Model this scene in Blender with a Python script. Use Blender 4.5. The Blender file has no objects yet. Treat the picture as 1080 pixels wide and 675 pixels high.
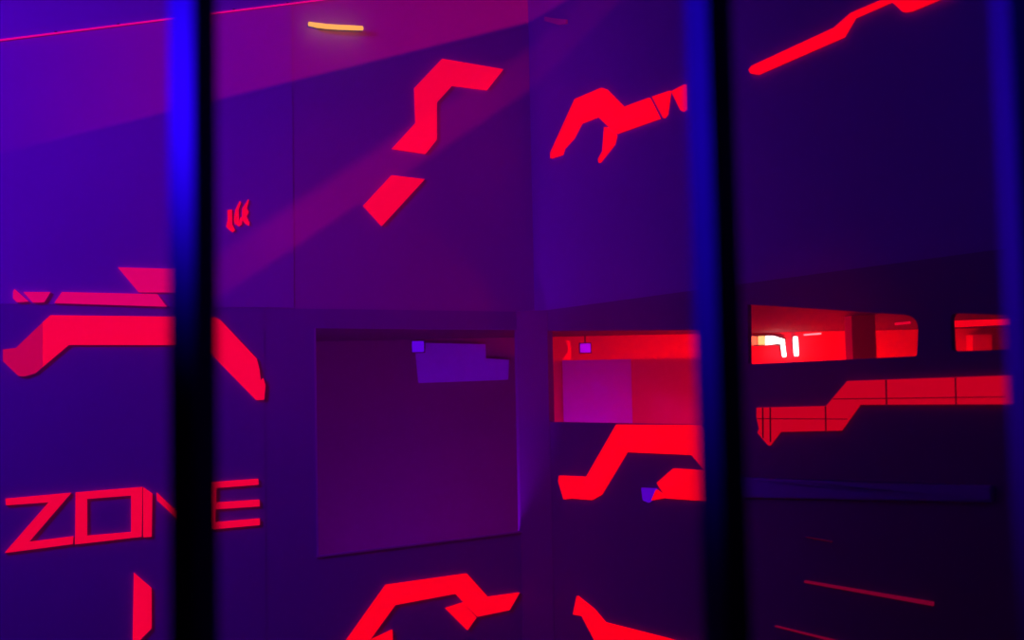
import bpy, bmesh, math, random
from mathutils import Vector, Matrix
from mathutils.geometry import tessellate_polygon

random.seed(4)
S = bpy.context.scene
COL = S.collection
W_PX, H_PX, F_PX = 1080.0, 675.0, 1100.0

# ------------------------------------------------------------------ camera
EYE = Vector((0.0, 0.0, 1.6))
PITCH, ROLL = math.radians(3.2), -0.0200
fwd = Vector((0, math.cos(PITCH), math.sin(PITCH)))
rt0 = Vector((1, 0, 0))
up0 = rt0.cross(fwd)
# rolled so that plumb lines lean slightly to the right going down
right = (rt0 * math.cos(ROLL) + up0 * math.sin(ROLL)).normalized()
up = (up0 * math.cos(ROLL) - rt0 * math.sin(ROLL)).normalized()
cd = bpy.data.cameras.new('camera')
cam = bpy.data.objects.new('camera', cd)
COL.objects.link(cam)
M3 = Matrix((right, up, -fwd)).transposed()
cam.matrix_world = Matrix.Translation(EYE) @ M3.to_4x4()
cd.sensor_width = 36.0
cd.lens = 36.0 * F_PX / W_PX
cd.clip_start = 0.02
cd.dof.use_dof = True
cd.dof.focus_distance = 5.2
cd.dof.aperture_fstop = 2.1
S.camera = cam


def ray(px, py):
    return (fwd * F_PX + right * (px - W_PX / 2) + up * (H_PX / 2 - py)).normalized()


# ------------------------------------------------------------------ planes
A28 = math.radians(28)
CORNER = Vector((0.13, 6.0, 0.0))
DL = Vector((-math.cos(A28), -math.sin(A28), 0))      # along the left wall, away from the corner
DR = Vector((math.sin(A28), -math.cos(A28), 0))       # along the right wall, towards the camera
NL = Vector((math.sin(A28), -math.cos(A28), 0))       # left wall normal, into the arena
NR = Vector((-math.cos(A28), -math.sin(A28), 0))      # right wall normal, into the arena
UPZ = Vector((0, 0, 1))


class Plane:
    """A vertical wall face: origin, direction along it, normal towards the arena."""
    def __init__(self, o, d, n):
        self.o, self.d, self.n = o, d, n

    def uz(self, px, py, off=0.0):
        r = ray(px, py)
        o = self.o + self.n * off
        t = (o - EYE).dot(self.n) / r.dot(self.n)
        p = EYE + r * t
        return ((p - self.o).dot(self.d), p.z)

    def pt(self, u, z, off=0.0):
        return self.o + self.d * u + self.n * off + UPZ * z


LW = Plane(CORNER, DL, NL)
RW = Plane(CORNER, DR, NR)
REAR_Y = 7.7
BACK = Plane(Vector((0, REAR_Y, 0)), Vector((1, 0, 0)), Vector((0, -1, 0)))


def yplane(y):
    return Plane(Vector((0, y, 0)), Vector((1, 0, 0)), Vector((0, -1, 0)))


# ------------------------------------------------------------------ materials
def mat(name, base, rough=0.6, noise=0.0, scale=6.0, emit=None, strength=1.0, metallic=0.0, spec=0.3, bump=0.0):
    m = bpy.data.materials.new(name)
    m.use_nodes = True
    nt = m.node_tree
    b = nt.nodes['Principled BSDF']
    b.inputs['Base Color'].default_value = (*base, 1)
    b.inputs['Roughness'].default_value = rough
    b.inputs['Metallic'].default_value = metallic
    b.inputs['Specular IOR Level'].default_value = spec
    if noise or bump:
        tc = nt.nodes.new('ShaderNodeTexCoord')
        nz = nt.nodes.new('ShaderNodeTexNoise')
        nz.inputs['Scale'].default_value = scale
        nz.inputs['Detail'].default_value = 5
        nt.links.new(tc.outputs['Object'], nz.inputs['Vector'])
        if noise:
            mx = nt.nodes.new('ShaderNodeMix')
            mx.data_type = 'RGBA'
            mx.inputs[6].default_value = (*[c * (1 - noise) for c in base], 1)
            mx.inputs[7].default_value = (*[min(1, c * (1 + noise)) for c in base], 1)
            nt.links.new(nz.outputs['Fac'], mx.inputs[0])
            nt.links.new(mx.outputs[2], b.inputs['Base Color'])
        if bump:
            bp = nt.nodes.new('ShaderNodeBump')
            bp.inputs['Strength'].default_value = bump
            bp.inputs['Distance'].default_value = 0.01
            nt.links.new(nz.outputs['Fac'], bp.inputs['Height'])
            nt.links.new(bp.outputs['Normal'], b.inputs['Normal'])
    if emit:
        b.inputs['Emission Color'].default_value = (*emit, 1)
        b.inputs['Emission Strength'].default_value = strength
    return m


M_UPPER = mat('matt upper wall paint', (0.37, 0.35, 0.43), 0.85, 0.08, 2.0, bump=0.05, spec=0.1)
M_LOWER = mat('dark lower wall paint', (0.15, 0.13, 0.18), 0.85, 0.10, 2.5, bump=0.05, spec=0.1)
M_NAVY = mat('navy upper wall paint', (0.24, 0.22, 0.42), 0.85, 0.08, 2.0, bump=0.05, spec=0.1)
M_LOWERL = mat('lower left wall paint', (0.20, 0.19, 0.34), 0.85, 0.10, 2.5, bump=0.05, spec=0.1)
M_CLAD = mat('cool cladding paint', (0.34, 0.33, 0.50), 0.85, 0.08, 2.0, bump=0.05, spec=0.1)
M_POST = mat('corner post paint', (0.20, 0.17, 0.20), 0.8, 0.08, 3.0, spec=0.1)
M_FLOOR = mat('dark carpet floor', (0.08, 0.07, 0.08), 0.95, 0.2, 30.0, bump=0.2, spec=0.05)
M_CEIL = mat('black ceiling paint', (0.05, 0.05, 0.06), 0.9, 0.1, 4.0, spec=0.05)
M_INRED = mat('red gallery wall paint', (0.80, 0.05, 0.10), 0.8, 0.06, 2.0, spec=0.1)
M_GCEIL = mat('gallery ceiling paint', (0.065, 0.02, 0.04), 0.8, 0.1, 3.0, spec=0.1)
M_INVIO = mat('pale violet board', (0.62, 0.25, 0.95), 0.7, 0.05, 3.0, spec=0.1)
M_HALF = mat('red half wall paint', (0.75, 0.06, 0.14), 0.75, 0.05, 2.0, spec=0.1)
M_STEEL = mat('black painted steel', (0.11, 0.10, 0.13), 0.45, 0.1, 20.0, spec=0.4)
M_DARK = mat('black plastic', (0.02, 0.02, 0.025), 0.5, 0.1, 12.0, spec=0.3)
M_METAL = mat('grey metal', (0.35, 0.35, 0.38), 0.4, 0.1, 30.0, metallic=0.8)
M_REDDULL = mat('dull red strip plastic', (0.35, 0.02, 0.06), 0.6, 0.1, 20.0)


def glow(name, col, strength):
    return mat(name, (0.5 * col[0], 0.5 * col[1], 0.5 * col[2]), 0.6, emit=col, strength=strength, spec=0.1)


G_RED = glow('fluorescent red', (1.0, 0.0, 0.006), 1.12)  # fluorescent shapes, their glow given as emission
G_ROSE = glow('haze tinted fluorescent rose', (1.0, 0.0, 0.03), 0.98)  # pinker because the blue haze in front is put into the colour
G_PINK = glow('haze tinted fluorescent pink', (0.80, 0.0, 0.11), 0.92)  # haze veil over the far left shapes mixed into their red
G_DIM = glow('dim fluorescent red', (0.60, 0.0, 0.010), 0.95)
G_DULL = glow('duller fluorescent red', (0.60, 0.0, 0.05), 0.9)  # darker red than the rest of the bent panel
G_LETTER = glow('haze tinted fluorescent letters', (1.0, 0.0, 0.03), 0.92)  # letters carry the haze's pink tint in their colour
G_BEAM = glow('pink painted light line', (0.85, 0.0, 0.22), 1.0)
G_EDGE = glow('dim floor painted light line', (0.20, 0.0, 0.022), 0.85)
G_YEL = glow('warm yellow tube', (1.0, 0.50, 0.09), 1.05)
G_VIO = glow('violet lamp lens', (0.13, 0.0, 0.85), 0.85)
G_VIO2 = glow('purple lamp lens', (0.42, 0.0, 1.0), 0.9)
G_WHITE = glow('white hot tube', (1.0, 0.80, 0.78), 5.0)
G_PALE = glow('pale yellow diffuser', (1.0, 0.66, 0.22), 1.3)
G_SALMON = glow('salmon diffuser', (1.0, 0.22, 0.10), 1.1)
G_REDTUBE = glow('red tube', (1.0, 0.0, 0.0), 1.2)


# ------------------------------------------------------------------ helpers
def link(name, bm, m, parent=None):
    me = bpy.data.meshes.new(name)
    bmesh.ops.recalc_face_normals(bm, faces=bm.faces[:])
    bm.to_mesh(me)
    bm.free()
    me.materials.append(m)
    o = bpy.data.objects.new(name, me)
    COL.objects.link(o)
    if parent is not None:
        o.parent = parent
        o.matrix_parent_inverse = parent.matrix_world.inverted()
    return o


def empty(name, loc):
    o = bpy.data.objects.new(name, None)
    o.empty_display_size = 0.1
    o.matrix_world = Matrix.Translation(loc)
    COL.objects.link(o)
    return o


def tag(o, label, cat, group=None, kind=None):
    if label:
        o['label'] = label
    if cat:
        o['category'] = cat
    if group:
        o['group'] = group
    if kind:
        o['kind'] = kind
    return o


def struct(o):
    o['kind'] = 'structure'
    return o


def prism(bm, front, back, loops):
    """loops: list of index loops (outer, holes...) into front/back point lists; solid between both."""
    fv = [bm.verts.new(p) for p in front]
    bv = [bm.verts.new(p) for p in back]
    flat = [i for lp in loops for i in lp]
    for tri in tessellate_polygon([[front[i] for i in lp] for lp in loops]):
        a = [flat[k] for k in tri]
        for vs in (fv, bv):
            try:
                bm.faces.new([vs[i] for i in a])
            except ValueError:
                pass
    for lp in loops:
        for k in range(len(lp)):
            i, j = lp[k], lp[(k + 1) % len(lp)]
            bm.faces.new([fv[i], fv[j], bv[j], bv[i]])


def slab_uz(pl, outlines, off0, off1, bm=None):
    """Solid sheet on wall plane pl between two offsets; outlines in (u,z): outer then holes."""
    bm = bm or bmesh.new()
    front, back, loops = [], [], []
    for ol in outlines:
        s = len(front)
        for (u, z) in ol:
            front.append(pl.pt(u, z, off1))
            back.append(pl.pt(u, z, off0))
        loops.append(list(range(s, len(front))))
    prism(bm, front, back, loops)
    return bm


def slab_px(pl, outlines, off0, off1, bm=None):
    """The same with outlines measured on the photograph and laid on the wall."""
    return slab_uz(pl, [[pl.uz(x, y, off1) for (x, y) in ol] for ol in outlines], off0, off1, bm)


def box(bm, c, ax, ay, az):
    """Box about c with half-axis vectors."""
    v = []
    for sx in (-1, 1):
        for sy in (-1, 1):
            for sz in (-1, 1):
                v.append(bm.verts.new(c + ax * sx + ay * sy + az * sz))
    for f in ((0, 1, 3, 2), (4, 6, 7, 5), (0, 4, 5, 1), (2, 3, 7, 6), (0, 2, 6, 4), (1, 5, 7, 3)):
        bm.faces.new([v[i] for i in f])
    return bm


def bevel(bm, w, seg=2):
    bmesh.ops.bevel(bm, geom=bm.edges[:], offset=w, segments=seg, affect='EDGES', profile=0.5)
    return bm


def tube(bm, pts, r, n=16, cap=True):
    pts = [Vector(p) for p in pts]
    rings = []
    for i, p in enumerate(pts):
        t = (pts[min(i + 1, len(pts) - 1)] - pts[max(i - 1, 0)]).normalized()
        a = t.cross(Vector((0, 0, 1)))
        if a.length < 1e-3:
            a = t.cross(Vector((1, 0, 0)))
        a.normalize()
        b = t.cross(a).normalized()
        rr = r[i] if isinstance(r, (list, tuple)) else r
        rings.append([bm.verts.new(p + (a * math.cos(k * 2 * math.pi / n) + b * math.sin(k * 2 * math.pi / n)) * rr) for k in range(n)])
    for q in range(len(rings) - 1):
        for k in range(n):
            bm.faces.new([rings[q][k], rings[q][(k + 1) % n], rings[q + 1][(k + 1) % n], rings[q + 1][k]])
    if cap:
        bm.faces.new(rings[0][::-1])
        bm.faces.new(rings[-1])
    return bm


def smooth(o):
    for p in o.data.polygons:
        p.use_smooth = True
    return o


# ------------------------------------------------------------------ the setting
Z_RAIL = 1.98          # where the pale upper wall begins
Z_TOP = 4.3
THICK = 0.02
Z_GALL = 1.90          # ceiling of the gallery behind the openings


def rounded(pts, radii, n=5):
    out = []
    for i, p in enumerate(pts):
        r = radii[i]
        p = Vector((*p, 0)) if len(p) == 2 else p
        if r <= 0:
            out.append((p.x, p.y))
            continue
        a = Vector((*pts[i - 1], 0))
        b = Vector((*pts[(i + 1) % len(pts)], 0))
        d0, d1 = (a - p).normalized(), (b - p).normalized()
        p0, p1 = p + d0 * r, p + d1 * r
        for k in range(n + 1):
            t = k / n
            q = p0 * (1 - t) ** 2 + p * 2 * t * (1 - t) + p1 * t ** 2
            out.append((q.x, q.y))
    return out


openA = [(333, 346), (549, 348), (556, 560), (336, 587)]
openB = rounded([(577, 349), (748, 348), (752, 448), (579, 445)], [0, 12, 0, 0])
openC = rounded([(788.5, 321), (969, 333), (967, 375.5), (789, 384.3)], [0, 16, 3, 2])
openC3 = rounded([(1002, 330), (1100, 334), (1100, 367.5), (1004, 370.5)], [8, 4, 4, 3])

hA = [LW.uz(*p) for p in openA]
hB = [RW.uz(*p) for p in openB]
hC = [RW.uz(*p) for p in openC]
hD = [RW.uz(*p) for p in openC3]

LEN_L, LEN_R = 6.5, 5.2
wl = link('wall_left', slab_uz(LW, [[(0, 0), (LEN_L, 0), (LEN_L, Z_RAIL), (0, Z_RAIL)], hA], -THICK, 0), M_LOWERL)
struct(wl)
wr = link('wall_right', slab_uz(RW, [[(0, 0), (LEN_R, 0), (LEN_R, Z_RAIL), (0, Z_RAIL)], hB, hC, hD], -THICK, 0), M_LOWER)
struct(wr)
struct(link('wall_left_upper', slab_uz(LW, [[(-0.1, Z_RAIL), (LEN_L, Z_RAIL), (LEN_L, Z_TOP), (-0.1, Z_TOP)]], -THICK, 0.0), M_UPPER))
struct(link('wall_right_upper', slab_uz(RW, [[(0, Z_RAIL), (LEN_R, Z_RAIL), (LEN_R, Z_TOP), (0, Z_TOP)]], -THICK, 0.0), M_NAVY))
# pale wall cladding left of the step in the upper left wall
uS = LW.uz(309, 200)[0]
struct(link('trim_1', slab_uz(LW, [[(uS, Z_RAIL + 0.002), (LEN_L, Z_RAIL + 0.002), (LEN_L, Z_TOP), (uS, Z_TOP)]], 0.0, 0.004), M_CLAD))
# narrower cladding under it
uS2 = LW.uz(279, 400)[0]
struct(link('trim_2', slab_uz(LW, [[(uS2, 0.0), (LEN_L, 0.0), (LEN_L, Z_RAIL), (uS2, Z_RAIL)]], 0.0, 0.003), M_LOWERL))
# corner post
u0 = LW.uz(547, 450)[0]
u1 = RW.uz(580, 450)[0]
pc = [CORNER + DL * u0 + NL * 0.004, CORNER + DR * u1 + NR * 0.004, CORNER + DR * u1 - NR * 0.03, CORNER - NL * 0.03 - NR * 0.03, CORNER + DL * u0 - NL * 0.03]
bm = bmesh.new()
prism(bm, [p + UPZ * Z_RAIL for p in pc], [p.copy() for p in pc], [list(range(5))])
struct(link('column_corner', bm, M_POST))

# slim sill trim; the pale jamb strip paints in the opening's edge highlight
struct(link('trim_3', slab_px(LW, [[(334, 586.2), (556, 559.4), (556, 561.2), (334, 588.2)]], 0.0035, 0.012), M_UPPER))
struct(link('trim_lit_edge', slab_px(LW, [[(331.4, 346), (333, 346), (336, 586), (334.4, 586)]], 0.0035, 0.010), M_UPPER))
bm = bmesh.new()
box(bm, Vector((0.5, 3.5, -0.05)), Vector((7, 0, 0)), Vector((0, 6.5, 0)), Vector((0, 0, 0.05)))
struct(link('floor', bm, M_FLOOR))
bm = bmesh.new()
box(bm, Vector((0.5, 3.5, Z_TOP + 0.05)), Vector((7, 0, 0)), Vector((0, 6.5, 0)), Vector((0, 0, 0.05)))
struct(link('ceiling', bm, M_CEIL))

# gallery behind the openings: ceiling slab, rear wall
gp = [CORNER + DL * LEN_L - NL * (THICK + 0.002), CORNER - NL * (THICK + .002) - NR * (THICK + .002), CORNER + DR * LEN_R - NR * (THICK + .002),
      Vector((7.0, 1.6, 0)), Vector((7.0, REAR_Y, 0)), Vector((-6, REAR_Y, 0))]
bm = bmesh.new()
prism(bm, [p + UPZ * Z_GALL for p in gp], [p + UPZ * (Z_GALL + 0.12) for p in gp], [list(range(6))])
struct(link('ceiling_gallery', bm, M_GCEIL))
struct(link('wall_rear', slab_uz(BACK, [[(0.14, 0), (7, 0), (7, 2.02), (0.14, 2.02)]], -0.1, 0), M_INRED))
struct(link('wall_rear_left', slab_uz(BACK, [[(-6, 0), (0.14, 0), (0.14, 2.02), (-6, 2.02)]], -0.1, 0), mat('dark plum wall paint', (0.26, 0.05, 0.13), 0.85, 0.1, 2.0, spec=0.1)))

# ------------------------------------------------------------------ fluorescent wall shapes, their glow set as emission
PT = 0.014


def panel(pl, outline, label, m=G_RED, name='fluorescent_sign_panel', group='fluorescent red shapes on the walls', extra=0.001):
    o = link(name, slab_px(pl, [outline], extra, extra + PT), m)
    return tag(o, label, 'sign panel', group)


cl = 0.005   # the cladding's face
cl2 = 0.004

panel(LW, [(466.7, 62), (531, 73), (514, 94.7), (477, 90), (460.7, 108), (460.7, 147.3), (449, 162), (414, 156.7), (439, 129.3), (437.7, 92.7)],
      'red zigzag panel shaped like the top of a question mark', G_ROSE)
panel(LW, [(413.3, 184.8), (448, 189), (403, 238), (383.7, 216.8)],
      'red four-sided panel just under the question mark shaped zigzag', G_ROSE)
panel(RW, [(580, 161.5), (580.4, 167), (591.9, 163.3), (593.9, 156.9), (604, 145.7), (611.9, 130.4), (630.4, 123), (649.4, 141.1), (694.6, 125),
           (683.7, 103.1), (656.9, 113), (638.7, 94.4), (633.7, 92.6), (605.9, 104.4)],
      'red claw-like panel with bent arm high on the right wall')
panel(RW, [(639.5, 134.0), (648.9, 142.6), (646.7, 152.2), (631.3, 171.7), (630.4, 168), (635, 159.6), (636.9, 134)],
      'narrow red spike hanging beneath the claw-like panel')
panel(RW, [(687.4, 101.9), (705.7, 95.7), (702.2, 120.7), (699.3, 124.4)],
      'red triangular tooth touching the end of the claw-like panel')
panel(RW, [(707.6, 96.3), (721.7, 88.9), (722.2, 115.2), (719.3, 117.4), (717.4, 116)],
      'red triangular tooth closest to the middle black bar')
panel(RW, [(792.5, 69.4), (879.4, 29.2), (896.7, 13.9), (975, -20), (1005, -8), (987, 0), (959, 11.7), (952, 12.5), (943, 4), (939.7, 1.4),
           (900, 18.9), (888.3, 38.9), (798, 78.6), (791.5, 77.5), (789.2, 73.6)],
      'long thin red stepped panel climbing between the middle and right bars')

panel(LW, [(125, 282), (207, 284.2), (207, 308.4), (146.7, 308)], 'pink-red slanted panel topmost of the cluster above ZONE', G_PINK, extra=cl)
panel(LW, [(65.3, 308), (166, 310.3), (176, 323.3), (57.5, 319.4)], 'long thin pink-red strip between the slanted panel and big bent panel', G_PINK, extra=cl)
panel(LW, [(25, 308), (53.3, 308), (46.7, 318.6), (34.7, 318.9)], 'small pink-red trapezoid left of the thin pink strip', G_PINK, extra=cl)
panel(LW, [(15.3, 304.7), (30, 317.8), (18, 318.6), (13.9, 314.4), (13.9, 307.5)], 'tiny pink-red triangle at far end beside the small trapezoid', G_PINK, extra=cl)
big = empty('fluorescent_sign_panel', LW.pt(LW.uz(140, 364)[0], LW.uz(140, 364)[1], cl2))
tag(big, 'large bent red panel above ZONE passing behind the left bar', 'sign panel', 'fluorescent red shapes on the walls')
link('face', slab_px(LW, [[(53.3, 332.5), (226, 334.5), (232, 337), (270.8, 378.3), (273.6, 389.4), (275, 402), (277.8, 399), (280, 406),
                            (278.6, 421.4), (270.8, 422), (214, 363.8), (72.8, 363.6), (45.2, 386.9), (45.2, 339.8)]], cl2, cl2 + PT), G_ROSE, big)
o = link('end_piece', slab_px(LW, [[(44.8, 340.2), (44.8, 387.2), (37.5, 393.6), (26, 397), (19.4, 396.4), (3.3, 381), (3.3, 368.6), (16.7, 367)]], cl2, cl2 + PT), G_DULL, big)
o['label'] = 'duller red end piece'

panel(LW, [(141.6, 604.3), (159.8, 620.2), (159.8, 662.7), (140.2, 683)], 'upright red blade-shaped panel under the letters ZONE', G_ROSE, extra=cl2)

panel(LW, [(407.4, 617.1), (492.5, 605.1), (514.7, 629.8), (548.1, 625.2), (537.5, 643.5), (503.8, 650.5), (480.9, 626.2), (416.9, 638.2), (378, 692), (352, 695)],
      'red arched panel below the dim opening sill', G_RED)
panel(LW, [(489, 635.7), (502.6, 651.4), (493.2, 664.6), (470.3, 641.7)], 'small red four-sided panel tucked under the arched panel')
panel(LW, [(392, 675), (414, 664.5), (414.5, 690), (380, 690)], 'red corner piece cut by the picture bottom inside the arched panel')
panel(RW, [(608, 628.7), (625, 642.3), (637, 656.5), (707, 674.4), (740, 684), (700, 700), (640, 700), (626.5, 675), (613.2, 649.6), (604, 648.2)],
      'red forked panel low on right wall beside the corner')

panel(RW, [(649.6, 447.9), (737.2, 448.3), (744.4, 458.5), (747.5, 489), (741.5, 495), (729.1, 479.9), (659.8, 476.9), (632.9, 521.7), (623.2, 527.4),
           (601.8, 525.7), (594.2, 526.8), (588.5, 507.4), (589.5, 501.7), (618, 502.9)],
      'broad red stepped panel directly under the violet and red opening')
panel(RW, [(709.7, 494.2), (741.3, 496.2), (748, 500.3), (749, 528.8), (702.6, 525.7), (692.4, 509.4)],
      'red six-sided panel beneath the broad stepped panel')
panel(RW, [(691.4, 516.6), (702, 525.1), (686.7, 527.8)], 'tiny red triangle between violet chip and six-sided panel')
vc = link('violet_chip_panel', slab_px(RW, [[(676.1, 514.5), (691.2, 515.2), (686.2, 527.6), (683.2, 530.2), (677.7, 527.8)]], 0.001, 0.001 + PT),
          glow('violet glowing chip', (0.085, 0.0, 0.50), 1.0))
tag(vc, 'small violet chip at the tip of the six-sided red panel', 'sign panel')

# panel with seams below the slit windows
sp = empty('fluorescent_sign_panel', RW.pt(RW.uz(930, 430)[0], RW.uz(930, 430)[1], 0.001))
tag(sp, 'long stepped red panel crossed by dark seams under the slit windows', 'sign panel', 'fluorescent red shapes on the walls')
link('face', slab_px(RW, [[(797.8, 430), (871, 428.3), (893.4, 401.9), (1059.9, 396.2), (1085, 395.2), (1085, 426), (1059.9, 426.3), (904.9, 426.9),
                            (885.4, 454.1), (821.1, 455.6), (810.2, 469.9), (805.9, 465), (798.7, 456.4), (800.5, 452), (797.8, 440.6)]], 0.001, 0.001 + PT), G_DIM, sp)


def seam(p, q, w=1.0):
    o0, o1 = 0.001 + PT, 0.001 + PT + 0.002
    a, b = Vector((*p, 0)), Vector((*q, 0))
    n = Vector((-(b - a).y, (b - a).x, 0)).normalized() * w / 2
    c = [a + n, b + n, b - n, a - n]
    link('seam', slab_px(RW, [[(v.x, v.y) for v in c]], o0, o1), mat('seam dark', (0.04, 0.0, 0.004), 0.7), sp)


seam((804.2, 430), (804.6, 462), 1.1)
seam((812.0, 429.8), (812.4, 466), 1.1)
seam((870.4, 428.6), (870.8, 454.2), 1.1)
seam((934.2, 400.7), (934.8, 426.6), 1.2)
seam((1007.4, 398.2), (1008, 426.4), 1.2)
seam((798.4, 441.6), (893.5, 442.0), 0.8)
seam((878.5, 420.9), (1060, 418.6), 0.9)

# ------------------------------------------------------------------ ZONE lettering and the small glyph
zs = empty('sign_lettering', LW.pt(LW.uz(140, 545)[0], LW.uz(140, 545)[1], cl2))
tag(zs, 'red ZONE lettering running behind the left black bar', 'sign')


def letter(outlines, nm, m=G_LETTER):
    bm = bmesh.new()
    for ol in outlines:
        slab_px(LW, ol, cl2, cl2 + PT, bm)
    return link(nm, bm, m, zs)


letter([[[(5.8, 526.2), (75.1, 519.9), (30.3, 571.9), (77.5, 565.8), (76.6, 573.9), (5.2, 583.2), (52, 529.7), (6.4, 532.9)]]], 'letter_z')
letter([[[(80, 519.6), (150.3, 513.8), (149.4, 566.1), (79.5, 574.2)], [(91.9, 526.2), (138.7, 522.5), (138.7, 561.3), (91.9, 565.3)]]], 'letter_o')
letter([[[(151.7, 514.1), (160.7, 520.5), (159.8, 566.1), (151.7, 566.7)]],
        [[(165.6, 519.6), (209, 560.5), (209, 568.5), (166.2, 528)]],
        [[(209.5, 509.5), (216.5, 508.9), (216, 560.6), (209.5, 561.3)]]], 'letter_n')
letter([[[(219.5, 508.9), (272.5, 505.1), (272.8, 511.2), (228.3, 514.7), (228, 530.2), (273.7, 527.1), (273.8, 534), (227.5, 537.2), (227.2, 551.0),
          (274, 547), (274, 553.7), (222.5, 558.6), (219, 557)]]], 'letter_e')

gl = empty('sign_glyph', LW.pt(LW.uz(252, 228)[0], LW.uz(252, 228)[1], cl))
tag(gl, 'small red glyph of three claw strokes beside the left bar', 'sign')
# crop scale 9.64 about (220,190)


def gpx(pts):
    return [(220 + x / 9.64, 190 + y / 9.64) for x, y in pts]


for ol in ([(195, 305), (238, 298), (240, 380), (238, 445), (270, 508), (248, 528), (215, 505), (182, 470), (198, 400)],
           [(318, 213), (332, 225), (305, 300), (308, 380), (310, 425), (330, 375), (345, 385), (338, 450), (312, 468), (270, 440), (262, 400), (275, 300)],
           [(405, 195), (412, 208), (388, 285), (410, 325), (385, 368), (418, 435), (412, 462), (375, 440), (345, 400), (345, 290)]):
    link('stroke', slab_px(LW, [gpx(ol)], cl, cl + 0.008), G_ROSE, gl)

# ------------------------------------------------------------------ laser beam and lit edges drawn as glowing lines, yellow tube lamp
a = LW.uz(-30, 46.2, cl + 0.006)
b = LW.uz(378, -5, cl + 0.006)
st = empty('painted_light_line', LW.pt(*a, cl))
tag(st, 'laser beam as hair-thin pink painted light line sloping up across the upper left wall', 'painted light line')
bm = bmesh.new()
tube(bm, [LW.pt(a[0] + (b[0] - a[0]) * k / 8, a[1] + (b[1] - a[1]) * k / 8, cl + 0.007) for k in range(9)], 0.0042, 8)
link('glow_line', bm, G_BEAM, st)  # laser beam in the haze, put in as a glowing tube
for k in range(7):
    t = 0.04 + k * 0.15
    c = LW.pt(a[0] + (b[0] - a[0]) * t, a[1] + (b[1] - a[1]) * t + .007, cl + 0.004)
    link('added_clip', box(bmesh.new(), c, DL * .006, NL * 0.0035, UPZ * 0.003), M_DARK, st)  # dark clips added along the beam line

yl = empty('tube_lamp', LW.pt(*LW.uz(354, 28), 0.0))
tag(yl, 'short warm yellow tube lamp high near the picture top', 'lamp')
yp = [LW.pt(*LW.uz(x, y, 0.05), 0.05) for x, y in ((325.5, 25), (334, 26.6), (345, 27.9), (357, 28.7), (370, 29.2), (382.5, 29.8))]
link('glass_tube', tube(bmesh.new(), yp, [0.011, .0135, .0135, .0135, .0135, .012], 12), G_YEL, yl)
smooth(yl.children[0])
for p in (yp[1], yp[4]):
    bm = bmesh.new()
    box(bm, p - NL * 0.027 + UPZ * 0.004, DL * 0.006, NL * 0.020, UPZ * 0.003)
    link('bracket', bm, M_DARK, yl)

pk = link('reflection_patch', slab_px(RW, [[(574, 17.5), (583, 19), (597, 20.5), (597, 25), (588, 26), (574, 22)]], 0.001, 0.012), mat('pink plate', (0.75, 0.1, 0.35), 0.5))  # small reflection painted as a pink patch on the wall
tag(pk, 'tiny faint pink plate high up right of the question mark zigzag', 'painted reflection')

for (p, q, h, m, lab) in (((848, 613.5), (983, 637), 4.0, G_EDGE, 'lit edge as dim red painted light line low on right wall, thickest of the three'),
                          ((817, 660.5), (895, 680), 2.2, G_EDGE, 'lit edge as dim red painted light line at the picture bottom below the thickest strip'),
                          ((849, 566.5), (876, 571.5), 1.2, glow('faint painted edge', (0.045, 0.0, 0.012), 0.8), 'faintest short lit edge between the dark ledge and thickest line')):
    ol = [(p[0], p[1] - h * 0.3), (q[0], q[1] - h / 2), (q[0], q[1] + h / 2), (p[0], p[1] + h * 0.3)]
    tag(link('painted_light_line', slab_px(RW, [ol], 0.001, 0.011), m), lab, 'painted light line', 'dim red lit edges low on the right wall')  # edges catching red light, their light put in as emission

# ledge on the right wall, dark recess under it
z0 = RW.uz(900, 505)[1]
ua, ub = RW.uz(795, 505)[0], RW.uz(1045, 512)[0]
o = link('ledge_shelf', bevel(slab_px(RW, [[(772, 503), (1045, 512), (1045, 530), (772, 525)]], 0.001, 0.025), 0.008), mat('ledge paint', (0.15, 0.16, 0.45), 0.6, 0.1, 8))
tag(o, 'dark blue-lit ledge along the lower right wall', 'ledge')

# ------------------------------------------------------------------ things in the gallery
def zbox(name, pl, px0, py0, px1, py1, depth, m, parent=None, outline=None, bev=0.006):
    ol = outline or [(px0, py0), (px1, py0), (px1, py1), (px0, py1)]
    bm = slab_px(pl, [ol], -depth, 0.0)
    return link(name, bm, m, parent)


# unseen wall added to keep red light off the dim left side
bm = bmesh.new()
box(bm, Vector((0.14, 6.88, 0.865)), Vector((0.02, 0, 0)), Vector((0, 0.80, 0)), Vector((0, 0, 0.865)))
struct(link('wall_light_block', bm, M_HALF))
# half wall behind opening B
HW = yplane(6.75)
u_l, zt = 0.165, HW.uz(640, 379.5)[1]
u_r = HW.uz(790, 380)[0]
hw = link('wall_half', slab_uz(HW, [[(u_l, 0), (u_r, 0), (u_r, zt), (u_l, zt)]], -0.08, 0), M_HALF)
struct(hw)
vb = yplane(6.735)
x0, zb = vb.uz(593, 379)
x1 = vb.uz(665.5, 379)[0]
o = link('mounted_board', slab_uz(vb, [[(x0, 0.9), (x1, 0.9), (x1, vb.uz(630, 379.5)[1]), (x0, vb.uz(630, 379.5)[1])]], -0.012, 0), M_INVIO)
tag(o, 'violet board on the red half wall behind the middle opening', 'board')
RWN = yplane(REAR_Y - 0.03)
o = link('mounted_board', slab_px(RWN, [[(437, 361.5), (512, 363), (512.5, 378), (537, 379.5), (536, 400.5), (500, 402), (441, 404)]], -0.029, 0), M_INVIO)
tag(o, 'violet notched board on the far wall in the dim left opening', 'board')


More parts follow.
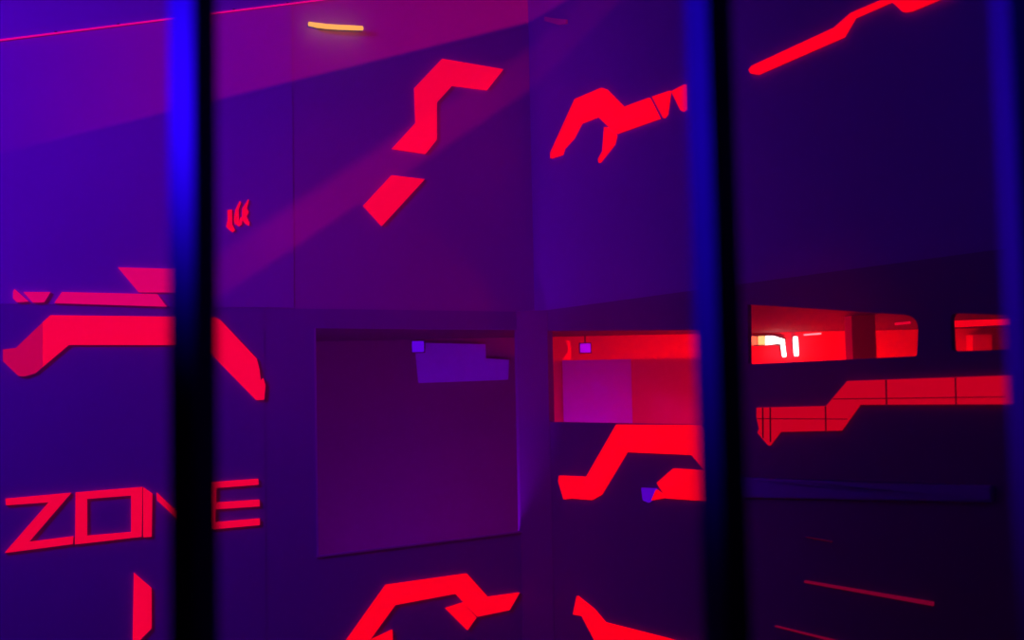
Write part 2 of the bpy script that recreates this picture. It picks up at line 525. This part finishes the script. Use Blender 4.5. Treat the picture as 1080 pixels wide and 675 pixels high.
def uvlamp(px0, py0, px1, py1, y, m, label):
    pl = yplane(y)
    (a0, z1), (a1, z2) = pl.uz(px0, py0), pl.uz(px1, py1)
    t = empty('uv_lamp', Vector(((a0 + a1) / 2, y + 0.03, (z1 + z2) / 2)))
    tag(t, label, 'lamp', 'square violet lamps in the gallery')
    link('lens', slab_uz(pl, [[(a0, z2), (a1, z2), (a1, z1), (a0, z1)]], -0.008, 0), m, t)
    e = 0.007
    link('housing', slab_uz(pl, [[(a0 - e, z2 - e), (a1 + e, z2 - e), (a1 + e, z1 + e), (a0 - e, z1 + e)]], -0.05, -0.009), M_DARK, t)
    zc = z1 + e
    link('hanger', box(bmesh.new(), Vector(((a0 + a1) / 2, y + 0.03, (zc + Z_GALL) / 2)), Vector((.006, 0, 0)), Vector((0, .006, 0)), Vector((0, 0, max(0.001, (Z_GALL - zc) / 2)))), M_DARK, t)
    return t


uvlamp(434.5, 360, 447, 371, 7.58, G_VIO, 'small square violet lamp in the dim left opening')
uvlamp(612, 362.5, 623, 371.5, 7.4, G_VIO2, 'small square violet lamp above the violet board in middle opening')

# curved red light at the left of the middle opening
cp = yplane(7.3)
ol = [(597, 359), (601, 359.5), (602.2, 368), (601.8, 379), (594, 379), (599, 372), (599.5, 366)]
o = link('crescent_lamp', slab_px(cp, [ol], -0.03, 0), G_REDTUBE)
tag(o, 'thin red crescent light standing on the half wall', 'lamp')

# gallery post between the slit windows, and light box with tubes
PP = yplane(5.6)
(pa, _), (pb, _) = PP.uz(899, 360), PP.uz(924, 360)
struct(link('column_gallery', slab_uz(PP, [[(pa, 0), (pb, 0), (pb, Z_GALL), (pa, Z_GALL)]], -0.12, 0), M_HALF))

lb = yplane(REAR_Y - 0.05)
t = empty('light_box', Vector((lb.uz(810, 358)[0], REAR_Y, lb.uz(810, 358)[1])))
tag(t, 'glaring three-pane light box at the left end of slit window', 'lamp')
link('diffuser', slab_px(lb, [[(792, 354.5), (798.6, 354.8), (798.6, 363.5), (792, 364.5)]], -0.02, 0), G_SALMON, t)['label'] = 'salmon pane'
link('diffuser', slab_px(lb, [[(800.2, 354.6), (806.8, 354.2), (806.8, 363.6), (800.2, 363.6)]], -0.02, 0), G_PALE, t)['label'] = 'pale yellow pane'
link('diffuser', slab_px(lb, [[(808, 354.3), (816, 354.5), (827.5, 358), (828, 363), (820, 362.4), (808, 363.8)]], -0.02, 0), G_WHITE, t)['label'] = 'white pane'
lbb = yplane(REAR_Y - 0.028)
link('housing', slab_px(lbb, [[(791, 353.5), (817, 353.5), (829, 357), (829, 364.2), (791, 365)]], -0.026, 0), M_DARK, t)


def vtube(px0, py0, px1, py1, r, label):
    pl = yplane(REAR_Y - 0.06)
    (a0, z1), (a1, z2) = pl.uz(px0, py0), pl.uz(px1, py1)
    t = empty('mounted_tube_lamp', Vector((a1, REAR_Y - 0.02, z2)))
    tag(t, label, 'lamp', 'white upright tubes in the slit window')
    p0, p1 = Vector((a0, REAR_Y - 0.06, z1)), Vector((a1, REAR_Y - 0.06, z2))
    g = link('glass_tube', tube(bmesh.new(), [p0 + (p1 - p0) * k / 6 for k in range(7)], [r * .8, r, r, r, r, r, r * .8], 12), G_WHITE, t)
    smooth(g)
    link('bracket', box(bmesh.new(), (p0 + p1) / 2 + Vector((0, 0.035, 0)), Vector((.01, 0, 0)), Vector((0, 0.02, 0)), (p1 - p0) * 0.4), M_DARK, t)


vtube(825.5, 363, 827.3, 376.5, 0.016, 'white upright tube lamp joined to the light box end')
vtube(838.8, 355, 840, 375.5, 0.018, 'white upright tube lamp standing alone beside the light box')

# sloping tube at the gallery ceiling, and a lit bar in the right slit window
pl = yplane(7.2)
p0, p1 = pl.pt(*pl.uz(848, 353.2)), pl.pt(*pl.uz(866, 351.8))
t = link('tube_lamp', tube(bmesh.new(), [p0, (p0 + p1) / 2, p1], 0.006, 10), glow('pink tube', (1.0, .3, .35), 1.6))
tag(t, 'tiny pale streak lamp under the gallery ceiling right of the tubes', 'lamp')
pl = yplane(6.2)
p0, p1 = pl.pt(*pl.uz(944, 341.8)), pl.pt(*pl.uz(960, 340.2))
t = link('tube_lamp', tube(bmesh.new(), [p0, (p0 + p1) / 2, p1], 0.008, 10), glow('dim red tube', (0.75, 0.0, .03), .9))
tag(t, 'dim red streak lamp under the gallery ceiling right of the post', 'lamp')
pl = yplane(5.4)
o = link('light_bar', slab_px(pl, [[(995, 338.5), (1090, 335.5), (1090, 341), (995, 345.5)]], -0.05, 0), glow('red bar', (0.95, 0.0, .006), 1.0))
tag(o, 'bright red light bar across the rightmost slit window', 'lamp')
pl = yplane(7.58)
o = link('mounted_box', slab_px(pl, [[(1026, 353), (1046, 352.5), (1046, 385), (1026, 385)]], -0.11, 0), mat('bright red box', (0.95, .05, .05), .6))
tag(o, 'red box mounted on the far wall in the rightmost slit window', 'box')

# ------------------------------------------------------------------ black steel bars close to the camera
def bar(px_mid, dist, r, twist, label):
    """An upright square bar from floor to ceiling, corner turned to the front by twist degrees."""
    rr = ray(px_mid, H_PX / 2)
    k = dist / rr.y
    base = Vector((EYE.x + rr.x * k, dist, 0))
    t = empty('steel_bar', base)
    tag(t, label, 'bar', 'black upright bars in front of the arena')
    ring = []
    for q in range(4):
        a = math.radians(twist - 90 + 90 * q)
        for w in (-0.16, -0.08, 0.0, 0.08, 0.16):          # slightly rounded corners
            rad = r * (1 - abs(w) * 0.72)
            ring.append((math.cos(a + w) * rad, math.sin(a + w) * rad))
    bm = bmesh.new()
    n = len(ring)
    lo = [bm.verts.new(base + Vector((x, y, 0.012))) for x, y in ring]
    hi = [bm.verts.new(base + Vector((x, y, Z_TOP - 0.012))) for x, y in ring]
    for q in range(n):
        bm.faces.new([lo[q], lo[(q + 1) % n], hi[(q + 1) % n], hi[q]])
    link('shaft', bm, M_STEEL, t)
    for z in (0.006, Z_TOP - 0.006):
        bm = tube(bmesh.new(), [base + UPZ * (z - 0.006), base + UPZ * (z + 0.006)], r * 2.2, 32)
        link('flange', bm, M_STEEL, t)
    return t


bar(204, 0.90, 0.0203, 18, 'black steel bar in front of the letter N of ZONE')
bar(757, 0.90, 0.0205, -15, 'black steel bar standing right of the violet and red opening')
bar(1085.5, 0.90, 0.0205, -38, 'black steel bar at the right picture edge by slit windows')


# ------------------------------------------------------------------ lights
def light(kind, name, loc, target, energy, color, size=0.1, spot=None, blend=0.5):
    l = bpy.data.lights.new(name, kind)
    l.energy = energy
    l.color = color
    if kind == 'AREA':
        l.size = size
    else:
        l.shadow_soft_size = size
    if kind == 'SPOT':
        l.spot_size = math.radians(spot)
        l.spot_blend = blend
    o = bpy.data.objects.new(name, l)
    o.location = loc
    if target is not None:
        o.rotation_euler = (Vector(target) - Vector(loc)).to_track_quat('-Z', 'Y').to_euler()
    COL.objects.link(o)
    bpy.context.view_layer.update()
    return o


def gobo(o, polys):
    """Cut the lamp's beam with shutter blades: polys = list of (points, softness, gain)."""
    l = o.data
    l.use_nodes = True
    nt = l.node_tree
    em = nt.nodes['Emission']
    tc = nt.nodes.new('ShaderNodeTexCoord')
    sx = nt.nodes.new('ShaderNodeSeparateXYZ')
    nt.links.new(tc.outputs['Normal'], sx.inputs[0])

    def math_(op, a, b=None, clamp=False):
        n = nt.nodes.new('ShaderNodeMath')
        n.operation = op
        n.use_clamp = clamp
        for i, v in enumerate((a, b)):
            if v is None:
                continue
            if isinstance(v, (int, float)):
                n.inputs[i].default_value = v
            else:
                nt.links.new(v, n.inputs[i])
        return n.outputs[0]
    az = math_('ABSOLUTE', sx.outputs[2])
    X = math_('DIVIDE', sx.outputs[0], az)
    Y = math_('DIVIDE', sx.outputs[1], az)
    inv = o.matrix_world.inverted()
    total = None
    for pts, softs, gain in polys:
        q = [inv @ p for p in pts]
        q = [Vector((v.x / -v.z, v.y / -v.z)) for v in q]
        c = sum(q, Vector((0, 0))) / len(q)
        m = None
        for i in range(len(q)):
            p0, p1 = q[i], q[(i + 1) % len(q)]
            n = Vector((-(p1 - p0).y, (p1 - p0).x)).normalized()
            if (c - p0).dot(n) < 0:
                n = -n
            s = softs[i] if isinstance(softs, (list, tuple)) else softs
            d = math_('ADD', math_('MULTIPLY', X, n.x), math_('MULTIPLY', Y, n.y))
            d = math_('SUBTRACT', d, p0.dot(n))
            d = math_('DIVIDE', d, s)
            d = math_('ADD', d, 0.5, clamp=True)
            m = d if m is None else math_('MULTIPLY', m, d)
        m = math_('MULTIPLY', m, gain)
        total = m if total is None else math_('ADD', total, m)
    nt.links.new(total, em.inputs['Strength'])


# blue wash from high on the left
bw = light('SPOT', 'blue_wash_lamp', (-3.3, 1.4, 3.7), (-2.3, 4.7, 2.65), 660, (0.17, 0.0, 1.0), 0.25, 98, 1.0)
# blue lamp beside the bars
light('SPOT', 'blue_bar_lamp', (-1.35, 0.42, 2.06), (0.2, 0.90, 2.03), 225, (0.02, 0.0, 1.0), 0.05, 41, 1.0)
# red lamps in the gallery, hidden under the sills and behind the half wall
light('POINT', 'unseen_red_lamp', (2.1, 7.0, 1.2), None, 80, (1.0, 0.0, 0.0), 0.12)
light('POINT', 'unseen_red_lamp', (1.1, 7.25, 1.45), None, 4, (1.0, 0.0, 0.0), 0.1)
light('POINT', 'unseen_red_lamp', (1.25, 5.9, 1.0), None, 18, (1.0, 0.0, 0.02), 0.12)
light('POINT', 'unseen_red_lamp', (1.5, 4.95, 1.2), None, 2.5, (1.0, 0.0, 0.02), 0.1)  # added unseen lamp to brighten the front of the gallery post
light('POINT', 'violet_gallery_lamp', (0.45, 6.2, 0.9), None, 7, (0.4, 0.0, 1.0), 0.1)
light('POINT', 'violet_gallery_lamp', (-0.6, 5.75, 0.35), None, 62, (0.3, 0.0, 1.0), 0.1)
light('SPOT', 'added_blue_fill', (-0.7, 1.4, 3.6), tuple(RW.pt(*RW.uz(900, 120))), 34, (0.0, 0.0, 1.0), 0.2, 60, 1.0)  # added out of view to turn the right wall bluer
light('SPOT', 'added_lintel_glow', (-0.5, 1.6, 2.9), tuple(RW.pt(*RW.uz(655, 338))), 18, (1.0, 0.0, 0.08), 0.1, 15, 1.0)  # added spot that reddens the wall above the middle opening
light('SPOT', 'added_slit_bloom', (-0.3, 1.4, 2.8), tuple(RW.pt(*RW.uz(850, 362))), 28, (1.0, 0.0, 0.06), 0.1, 16, 1.0)  # added spot standing in for the bloom round the slit windows
# red wash at the rail height over the openings
light('SPOT', 'red_wash_lamp', (-1.7, 1.6, 3.1), (-0.3, 5.75, 1.95), 46, (1.0, 0.0, 0.12), 0.2, 40, 1.0)

P = lambda x, y: LW.pt(*LW.uz(x, y))
gobo(bw, [([bw.matrix_world @ Vector(v) for v in ((-3, -3, -1), (0.74, -3, -1), (0.74, 3, -1), (-3, 3, -1))], [0.2, 0.75, 0.2, 0.2], 1.0)])  # added mask dims the blue wash towards the right wall
g = light('SPOT', 'added_beam_spot', (0.30, 1.15, 2.75), P(400, 90), 260, (1.0, 0.0, 0.10), 0.006, 120, 0.1)  # added lamp; its masked patches imitate laser sheets in haze
gobo(g, [
    ([P(350, 75), P(700, -12), P(700, -48), P(350, -1.6)], [0.004, 0.1, 0.008, 0.85], 3.2),
    ([P(230, 268), P(640, -3), P(720, -14), P(300, 270), P(230, 316)], [0.014, 0.2, 0.012, 0.012, 0.15], 0.85),
])

# ------------------------------------------------------------------ haze filling the arena
USE_HAZE = True
if USE_HAZE:
    bm = bmesh.new()
    box(bm, Vector((0.5, 4.19, 2.14)), Vector((6.0, 0, 0)), Vector((0, 3.19, 0)), Vector((0, 0, 2.13)))
    hm = bpy.data.materials.new('stage haze')
    hm.use_nodes = True
    nt = hm.node_tree
    nt.nodes.clear()
    out = nt.nodes.new('ShaderNodeOutputMaterial')
    vs = nt.nodes.new('ShaderNodeVolumeScatter')
    vs.inputs['Density'].default_value = 0.045
    vs.inputs['Anisotropy'].default_value = 0.3
    nt.links.new(vs.outputs[0], out.inputs['Volume'])
    hz = link('haze', bm, hm)
    hz['kind'] = 'stuff'
    tag(hz, 'thin stage haze filling the whole arena', 'haze')

wd = bpy.data.worlds.new('world')
S.world = wd
wd.use_nodes = True
wd.node_tree.nodes['Background'].inputs[0].default_value = (0.004, 0.0, 0.012, 1)
wd.node_tree.nodes['Background'].inputs[1].default_value = 0.3

S.view_settings.view_transform = 'Standard'
S.view_settings.look = 'None'
S.view_settings.exposure = 0.0
S.view_settings.gamma = 1.0
S.view_settings.use_curve_mapping = False
S.cycles.use_denoising = True
S.cycles.max_bounces = 5
S.cycles.volume_bounces = 1
S.cycles.sample_clamp_indirect = 4.0
